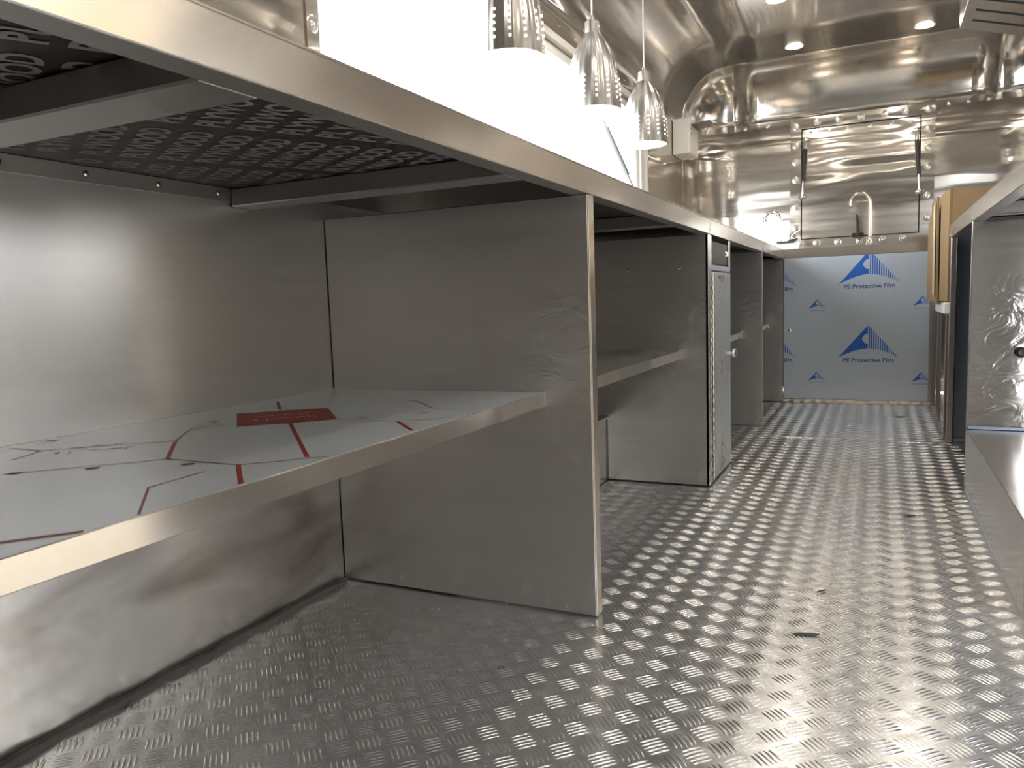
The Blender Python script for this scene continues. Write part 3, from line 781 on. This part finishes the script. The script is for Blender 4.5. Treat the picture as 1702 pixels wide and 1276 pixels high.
def gas_strut(top, bot, label):
    t = empty('gas_strut', (bot[0], bot[1], bot[2] - 0.02), label, 'gas strut', 'gas struts on the end hatch')
    a, b = Vector(top), Vector(bot)
    tube('cylinder', [a.lerp(b, 0.16), a.lerp(b, 0.72)], 0.0125, 'black_plastic', t, seg=16)
    tube('piston_rod', [a.lerp(b, 0.70), b], 0.0055, 'chrome', t, seg=10)
    tube('end_fitting', [a, a.lerp(b, 0.17)], [0.008, 0.011], 'chrome', t, seg=12)
    for p in (a, b):
        tube('ball_stud', [p + Vector((-0.022, 0, 0)), p + Vector((-0.006, 0, 0)), p + Vector((0.004, 0, 0)), p + Vector((0.022, 0, 0))], [0.005, 0.010, 0.012, 0.006], 'chrome', t, seg=12)
        box('bracket', p.x - 0.016, p.x + 0.016, p.y + 0.006, YE - 0.0105 if False else p.y + 0.016, p.z - 0.014, p.z + 0.014, 'chrome', t, bev=0.003)
    return t
gas_strut((-0.428, YE - 0.034, 1.600), (-0.448, YE - 0.034, 1.250), 'black gas strut on the left edge of the end hatch')
gas_strut((0.190, YE - 0.034, 1.585), (0.214, YE - 0.034, 1.225), 'black gas strut on the right edge of the end hatch')

def gooseneck(name, base, r_tube, height, reach, drop, mat, label, dirv=(-1, 0)):
    t = empty(name, base, label, 'tap', 'taps at the far end')
    b = Vector(base); d = Vector((dirv[0], dirv[1], 0)).normalized()
    lathe('base', [(0, 0), (0.024, 0), (0.024, 0.006), (0.019, 0.012), (0.019, 0.055), (0.014, 0.066), (0, 0.066)], b, mat, t, seg=20)
    R = reach / 2
    pts = [b + Vector((0, 0, 0.05 + (height - R - 0.05) * k / 6)) for k in range(7)]
    pts += [b + Vector((0, 0, height - R)) + d * (R - R * math.cos(a)) + Vector((0, 0, R * math.sin(a))) for a in np.linspace(0.15, math.pi * 0.93, 14)]
    e = pts[-1]; pts += [e + (d * -0.12 + Vector((0, 0, -1))).normalized() * drop * k / 3 for k in (1, 2, 3)]
    tube('spout', pts, r_tube, mat, t, seg=14)
    tube('aerator', [pts[-2], pts[-1] + (pts[-1] - pts[-2]) * 0.4], r_tube * 1.25, mat, t, seg=14)
    return t, b
tp, b = gooseneck('kitchen_tap', (-0.050, 5.06, ZC), 0.0105, 0.318, 0.108, 0.022, 'satin_nickel', 'tall satin nickel gooseneck tap in front of the hatch')
lathe('lever_hub', [(0, 0), (0.012, 0), (0.012, 0.02), (0, 0.022)], b + Vector((0.0, -0.018, 0.034)), 'satin_nickel', tp, axis=(0, -1, 0), seg=16)
tube('lever', [b + Vector((0, -0.030, 0.034)), b + Vector((0.006, -0.05, 0.012))], [0.006, 0.004], 'satin_nickel', tp, seg=10)
tp2, b = gooseneck('kitchen_tap', (-0.555, 5.02, ZC), 0.0095, 0.245, 0.088, 0.022, 'chrome', 'small chrome gooseneck tap in the left corner of the sink worktop')
lathe('valve_body', [(0, 0), (0.021, 0), (0.021, 0.06), (0.024, 0.075), (0.018, 0.10), (0.0, 0.112)], b + Vector((0.075, 0.0, 0.0)), 'chrome', tp2, seg=18)
tube('lever', [b + Vector((0.075, 0, 0.10)), b + Vector((0.115, -0.01, 0.122)), b + Vector((0.128, -0.012, 0.132))], [0.007, 0.006, 0.004], 'chrome', tp2, seg=10)
box('valve_plate', b.x - 0.035, b.x + 0.11, b.y - 0.028, b.y + 0.028, ZC + 0.0005, ZC + 0.008, 'chrome', tp2, bev=0.003)

# black stopper fixed to the hatch foot, wrapped tray
t = empty('black_stopper', (-0.122, 5.255, 0.976), 'black T-shaped stopper with tapered stem, left of the tall tap', 'stopper')
lathe('foot', [(0, 0), (0.034, 0.002), (0.038, 0.012), (0.034, 0.023), (0, 0.026)], (-0.122, 5.2455, 0.976), 'black_plastic', t, seg=24)
tube('stem', [(-0.122, 5.2455, 1.0), (-0.124, 5.2455, 1.06), (-0.127, 5.2455, 1.115)], [0.013, 0.011, 0.006], 'black_plastic', t, seg=14)
t = empty('soap_tray', (-0.49, 4.85, ZC), 'small black tray on a white plastic-wrapped bundle by the chrome tap', 'tray')
bm = bmesh.new(); add_prism(bm, [(-0.560, 0.9005), (-0.425, 0.9005), (-0.415, 0.938), (-0.45, 0.955), (-0.54, 0.940), (-0.57, 0.928)], 'y', 4.80, 4.90)
obj('wrapped_bundle', bm, 'plastic_wrap', t)
bm = bmesh.new(); add_prism(bm, [(-0.546, 0.944), (-0.535, 0.936), (-0.452, 0.9385), (-0.442, 0.945), (-0.432, 0.962), (-0.470, 0.960), (-0.482, 0.950)], 'y', 4.79, 4.86)
obj('tray_body', bm, 'black_plastic', t)

# ================================================================== RIGHT COUNTER
rw = empty('steel_worktop', (0.58, 2.3, ZB), 'steel worktop of the right-hand counter in front of the cardboard box', 'worktop')
worktop_parts(rw, XR, XRW - 0.001, 1.70, YR2 + 0.035, 1, ((2.10, 2.16), (2.60, 2.66), (3.15, 3.20)), False)
shared('rivet', rivet_mesh((-1, 0, 0), 0.004, 0.006), 'rivet_metal', rw, (XR, YR1 + 0.02, ZB + 0.008))
shared('rivet', rivet_mesh((-1, 0, 0), 0.004, 0.006), 'rivet_metal', rw, (XR, YR2 + 0.028, ZB + 0.008))
t = empty('steel_partition', (0.58, YR1, ZR), 'steel partition of the right-hand counter with hand marks and a ring knob', 'partition')
box('panel', XR + 0.002, XRW - 0.003, YR1, YR1 + 0.022, ZR + 0.012, ZB - 0.001, 'steel_panel_r', t)
box('front_edge', XR, XR + 0.002, YR1, YR1 + 0.022, ZR + 0.002, ZB - 0.001, 'steel_apron', t, bev=0.0006)
box('foot_strip', XR + 0.002, XRW - 0.003, YR1 - 0.004, YR1 + 0.022, ZR + 0.001, ZR + 0.012, 'film_grey_panel', t, bev=0.001)
kb = lathe('ring_knob', [(0.0, 0.0), (0.006, 0.0), (0.006, 0.010), (0.016, 0.012), (0.017, 0.018), (0.010, 0.020), (0.009, 0.015), (0.0, 0.014)], (0.401, YR1, 0.44), 'black_plastic', t, axis=(0, -1, 0), seg=20)
t = empty('base_shelf', (0.58, 1.8, 0.0), 'low steel base shelf of the right-hand counter near the floor', 'shelf')
box('shelf_top', XR, XRW - 0.003, 1.70, YR1 + 0.024, ZR - 0.003, ZR, 'steel_apron', t, bev=0.001)
box('kick_sheet', XR, XR + 0.003, 1.70, YR1 + 0.024, 0.003, ZR - 0.003, 'steel_hood', t, bev=0.0008)
box('end_sheet', XR + 0.003, XRW - 0.003, YR1 + 0.020, YR1 + 0.024, 0.003, ZR - 0.003, 'steel_sheet', t, bev=0.0008)
t = empty('steel_partition', (0.58, YR2 + 0.05, 0.0), 'grey film-covered end partition of the right-hand counter with a square leg', 'partition')
box('leg', XR + 0.003, XR + 0.024, YR2, YR2 + 0.021, 0.004, ZB - 0.001, 'steel_apron', t, bev=0.002)
box('panel', XR + 0.028, XRW - 0.003, YR2 + 0.066, YR2 + 0.084, 0.010, ZP - 0.002, 'film_grey_panel', t)
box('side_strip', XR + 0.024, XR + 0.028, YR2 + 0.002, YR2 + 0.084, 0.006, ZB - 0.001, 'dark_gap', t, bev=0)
box('floor_channel', XR + 0.030, XRW - 0.003, YR2 + 0.052, YR2 + 0.066, 0.001, 0.012, 'steel_tube', t)

# stand and cardboard box
t = empty('low_stand', (0.55, 4.0, 0.0), 'low stand with white rim and slim square legs under the cardboard box', 'stand')
box('stand_top', 0.252, 0.88, 3.735, 4.275, 0.535, 0.582, 'white_paint', t, bev=0.003)
for x in (0.262, 0.85):
    for y in (3.742, 4.245):
        box('leg', x, x + 0.021, y, y + 0.021, 0.003, 0.535, 'steel_apron', t, bev=0.002)
box('side_panel', 0.300, 0.305, 3.80, 4.24, 0.05, 0.53, 'film_grey_panel', t)
t = empty('cardboard_box', (0.45, 4.0, 0.583), 'brown cardboard box with ajar flaps standing on its side on the low stand', 'box')
LFD = Vector((-0.095, 0.9955, 0)); NFD = Vector((0.9955, 0.095, 0)); c0 = Vector((0.272, 3.76, 0.5835))
def cpt(a, b, z): return c0 + NFD * a + LFD * b + Vector((0, 0, z))
def hexa(name, P, mat, parent, bev=0.0):
    bm = bmesh.new(); V = [bm.verts.new(p) for p in P]
    for f in ((0, 1, 2, 3), (7, 6, 5, 4), (0, 4, 5, 1), (1, 5, 6, 2), (2, 6, 7, 3), (3, 7, 4, 0)): bm.faces.new([V[i] for i in f])
    if bev: bmesh.ops.bevel(bm, geom=list(bm.edges), offset=bev, segments=2, affect='EDGES')
    return obj(name, bm, mat, parent)
W_, D_, H_ = 0.44, 0.49, 0.474
hexa('carton', [cpt(0, 0, 0), cpt(W_, 0, 0), cpt(W_, D_, 0), cpt(0, D_, 0), cpt(0, 0, H_), cpt(W_, 0, H_), cpt(W_, D_, H_), cpt(0, D_, H_)], 'cardboard', t, bev=0.006)
hexa('flap', [cpt(-0.006, 0.004, 0.004), cpt(0, 0.004, 0.004), cpt(-0.010, 0.125, 0.004), cpt(-0.018, 0.125, 0.004),
              cpt(-0.006, 0.004, H_ + 0.004), cpt(0, 0.004, H_ + 0.004), cpt(-0.010, 0.125, H_ - 0.010), cpt(-0.018, 0.125, H_ - 0.010)], 'cardboard', t)
hexa('flap', [cpt(-0.028, 0.135, 0.0), cpt(-0.020, 0.135, 0.0), cpt(-0.006, D_ - 0.01, 0.004), cpt(-0.014, D_ - 0.01, 0.004),
              cpt(-0.032, 0.135, H_ - 0.014), cpt(-0.024, 0.135, H_ - 0.014), cpt(-0.006, D_ - 0.01, H_ - 0.105), cpt(-0.014, D_ - 0.01, H_ - 0.105)], 'cardboard', t)
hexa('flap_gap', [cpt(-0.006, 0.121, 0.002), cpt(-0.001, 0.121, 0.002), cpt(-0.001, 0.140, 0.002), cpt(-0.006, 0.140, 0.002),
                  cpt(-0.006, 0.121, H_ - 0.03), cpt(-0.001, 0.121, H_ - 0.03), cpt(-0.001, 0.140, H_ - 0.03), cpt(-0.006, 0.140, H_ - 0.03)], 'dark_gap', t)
hexa('tape', [cpt(-0.0335, 0.155, 0.03), cpt(-0.0325, 0.155, 0.03), cpt(-0.0275, 0.235, 0.03), cpt(-0.0285, 0.235, 0.03),
              cpt(-0.0365, 0.155, H_ - 0.03), cpt(-0.0355, 0.155, H_ - 0.03), cpt(-0.030, 0.235, H_ - 0.05), cpt(-0.031, 0.235, H_ - 0.05)], 'packing_tape', t)

# ================================================================== HOOD, ELECTRIC BOX, STRUT
t = empty('range_hood', (0.6, 3.1, 1.52), 'stainless range hood with slotted filter panels under the ceiling at top right', 'range hood')
HX, HY0, HY1 = 0.285, 2.35, 3.77
zu = lambda x: 1.706 - 0.311 * (x - HX)
prism('end_panel', [(HX, zu(HX)), (0.885, zu(0.885)), (0.885, 1.74), (0.65, 1.985), (HX, 1.985)], 'y', HY1 - 0.012, HY1, 'steel_hood', t)
prism('end_panel', [(HX, zu(HX)), (0.885, zu(0.885)), (0.885, 1.74), (0.65, 1.985), (HX, 1.985)], 'y', HY0, HY0 + 0.012, 'steel_hood', t)
box('front_panel', HX, HX + 0.006, HY0 + 0.012, HY1 - 0.012, zu(HX) - 0.001, 1.985, 'steel_hood', t)
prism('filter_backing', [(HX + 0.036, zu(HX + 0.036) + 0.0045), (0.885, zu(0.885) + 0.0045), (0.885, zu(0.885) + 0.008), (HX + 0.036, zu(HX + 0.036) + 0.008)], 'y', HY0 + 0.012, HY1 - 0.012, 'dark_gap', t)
prism('rim', [(HX + 0.006, zu(HX)), (HX + 0.034, zu(HX + 0.034)), (HX + 0.034, zu(HX + 0.034) + 0.018), (HX + 0.006, zu(HX) + 0.018)], 'y', HY0 + 0.012, HY1 - 0.012, 'steel_hood', t)
y = HY1 - 0.012
for k in range(11):
    prism('filter_slat', [(HX + 0.034, zu(HX + 0.034)), (0.88, zu(0.88)), (0.88, zu(0.88) + 0.003), (HX + 0.034, zu(HX + 0.034) + 0.003)], 'y', y - 0.096, y, 'steel_hood', t)
    y -= 0.124

t = empty('switch_box', (-1.09, 4.85, 1.506), 'white electrical box on the left wall beyond the window', 'electrical box')
box('housing', XB + 0.003, -1.042, 4.735, 4.965, 1.506, 1.715, 'white_plastic', t, bev=0.004)
box('cover', -1.042, -1.036, 4.738, 4.962, 1.509, 1.712, 'white_plastic', t, bev=0.002)
for z in (1.625, 1.655):
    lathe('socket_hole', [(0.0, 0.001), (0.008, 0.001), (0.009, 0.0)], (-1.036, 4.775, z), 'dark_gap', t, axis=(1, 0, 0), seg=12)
hexa('grey_plate', [(-1.034, 4.75, 1.672), (-0.93, 4.80, 1.69), (-0.93, 4.92, 1.69), (-1.034, 4.94, 1.672), (-1.034, 4.75, 1.680), (-0.93, 4.80, 1.70), (-0.93, 4.92, 1.70), (-1.034, 4.94, 1.680)], 'grey_strut', t)  # plain grey plate sticking out beside the cover

t = empty('awning_strut', (XB - 0.02, 3.9, 1.22), 'slim grey awning strut leaning outward at the right end of the window', 'gas strut')
a, b = Vector((-1.300, 3.9, 1.565)), Vector((XB - 0.012, 3.94, 1.215))
tube('cylinder', [a.lerp(b, 0.10), a.lerp(b, 0.80)], 0.012, 'grey_strut', t, seg=14)
tube('piston_rod', [a, b], 0.005, 'grey_strut', t, seg=10)
lathe('foot_joint', [(0, 0), (0.010, 0.002), (0.010, 0.012), (0, 0.014)], b - Vector((0, 0, 0.01)), 'grey_strut', t, seg=12)

# ================================================================== LAMPS
def pendant(x, y, z, label):
    t = empty('pendant_lamp', (x, y, z), label, 'pendant lamp', 'pendant lamps over the left counter')
    outer = [(0.088, 0.0), (0.088, 0.03), (0.086, 0.07), (0.081, 0.11), (0.073, 0.15), (0.061, 0.185), (0.045, 0.215), (0.030, 0.236), (0.023, 0.245)]
    inner = [(r - 0.002, h) for r, h in outer[::-1]]
    inner[0] = (0.018, 0.243); inner[-1] = (0.086, 0.0)
    lathe('shade', outer + inner + [outer[0]], (x, y, z), 'lamp_metal', t, seg=96, flute=24, amp=0.008)
    lathe('cap', [(0.0, 0.300), (0.007, 0.300), (0.008, 0.288), (0.020, 0.284), (0.0235, 0.280), (0.0235, 0.244), (0.0, 0.244)], (x, y, z), 'lamp_metal', t, seg=24)
    tube('cord', [(x, y, z + 0.295), (x, y, ZT - 0.02 if x > XB + CR else cove_z(x) - 0.012)], 0.0028, 'white_plastic', t, seg=8)
    lathe('canopy', [(0, 0.012), (0.028, 0.010), (0.032, 0.0), (0.0, -0.001)], (x, y, (ZT if x > XB + CR else cove_z(x)) - 0.014), 'lamp_metal', t, seg=20)
    lathe('bulb', [(0, 0.0), (0.018, 0.004), (0.029, 0.02), (0.030, 0.036), (0.024, 0.056), (0.014, 0.075), (0.013, 0.11), (0, 0.112)], (x, y, z + 0.06), 'bulb', t, seg=18)
    lathe('liner', [(r - 0.0028, h) for r, h in outer], (x, y, z + 0.0005), 'lamp_inside', t, seg=48)
    bm = bmesh.new()
    for k in range(14):
        a = 2 * math.pi * (k + 0.5) / 14
        for q in range(5):
            h = 0.030 + q * 0.0165; r = float(np.interp(h, [p[1] for p in outer], [p[0] for p in outer])) * 1.0085 + 0.0003
            c = Vector((x + r * math.cos(a), y + r * math.sin(a), z + h)); tg = Vector((-math.sin(a), math.cos(a), 0)); ou = Vector((math.cos(a), math.sin(a), 0.06)).normalized(); vv = Vector((0, 0, 1))
            bm.faces.new([bm.verts.new(c + ou * 0.0006 + 0.0033 * (math.cos(w) * tg + math.sin(w) * vv)) for w in np.linspace(0, 6.2832, 9)[:-1]])
    obj('glow_dots', bm, 'lamp_leak', t, kind='stuff')  # glowing discs on the shade in place of bulb light through perforations
    return t
def cove_z(x):
    ins = x - XB; c = max(-1, min(1, 1 - ins / CR)); return ZW + (ZT - ZW) * math.sqrt(max(0, 1 - c * c))
pendant(-0.85, 1.819, 1.258, 'nearest perforated metal pendant lamp, cut by the top of the picture')
pendant(-0.85, 2.452, 1.258, 'middle perforated metal pendant lamp hanging before the window')
pendant(-0.85, 3.062, 1.252, 'farthest perforated metal pendant lamp, beside the white electrical box')

def downlight(x, y, label):
    t = empty('ceiling_downlight', (x, y, ZT - 0.012), label, 'ceiling light', 'round ceiling lights')
    lathe('trim_ring', [(0.053, 0.0119), (0.0525, 0.0117), (0.049, 0.0114), (0.0445, 0.0115), (0.043, 0.0119)], (x, y, ZT - 0.012), 'white_plastic', t, seg=32)
    lathe('diffuser', [(0.0435, 0.0118), (0.03, 0.0118), (0.0, 0.0118)], (x, y, ZT - 0.012), 'downlight', t, seg=32)
downlight(-0.458, 4.837, 'round ceiling light farthest left, above the chrome tap')
downlight(0.203, 4.847, 'round ceiling light on the right, beside the range hood')
downlight(-0.466, 4.041, 'round ceiling light cut by the top edge of the picture')
for k in range(4):  # rows carried on out of view, lamps added to brighten the room
    nth = ('third', 'fourth', 'fifth', 'sixth')[k]
    for x, side in ((-0.46, 'left'), (0.20, 'right')): downlight(x, 3.24 - 0.8 * k, nth + ' round ceiling light of the ' + side + ' row, counted from the far end, added out of view')
downlight(0.20, 4.041, 'second round ceiling light of the right row, counted from the far end, added out of view')

# ================================================================== SMALL THINGS ON THE FLOOR
for k, (px_, py_, ang, ln, lab_) in enumerate(((1365, 984, 0.9, 0.030, 'dark splinter on the tread floor in mid aisle'),
        (1511, 858, 0.3, 0.034, 'dark splinter on the floor right of mid aisle'), (1496, 693, 0.1, 0.05, 'small dark chip before the blue film-covered door'),
        (1595, 752, 0.2, 0.05, 'dark shaving beside the square leg of the right counter'), (1340, 1056, 0.3, 0.05, 'thin dark sliver on the floor nearest the camera'))):
    d = FWD + R2 * ((px_ - 851) / FPX) - U2 * ((py_ - 638) / FPX); s = -CAMH / d.z
    x, y = d.x * s, d.y * s
    bm = bmesh.new(); c, s_ = math.cos(ang), math.sin(ang)
    P = [(-1, -0.1), (-0.3, -0.16), (0.6, -0.12), (1, 0.02), (0.3, 0.16), (-0.7, 0.1)]
    add_prism(bm, [(x + ln / 2 * (a * c - b * s_), y + ln / 2 * (a * s_ + b * c)) for a, b in P], 'z', 0.0018, 0.004)
    obj('splinter', bm, 'splinter', label=lab_, cat='splinter', group='bits lying on the floor')
scr_me = rivet_mesh((0, 0, 1), 0.005, 0.007)
def pl_of(y): return plate_near if y < SEAM else plate_far
for (px_, py_) in ((1131, 812), (1213, 812), (1333, 925), (1465, 938), (833, 1110), (1387, 728), (1474, 732), (1530, 813)):
    d = FWD + R2 * ((px_ - 851) / FPX) - U2 * ((py_ - 638) / FPX); s = -CAMH / d.z
    shared('floor_screw', scr_me, 'rivet_metal', pl_of(d.y * s), (d.x * s, d.y * s, 0.0008))
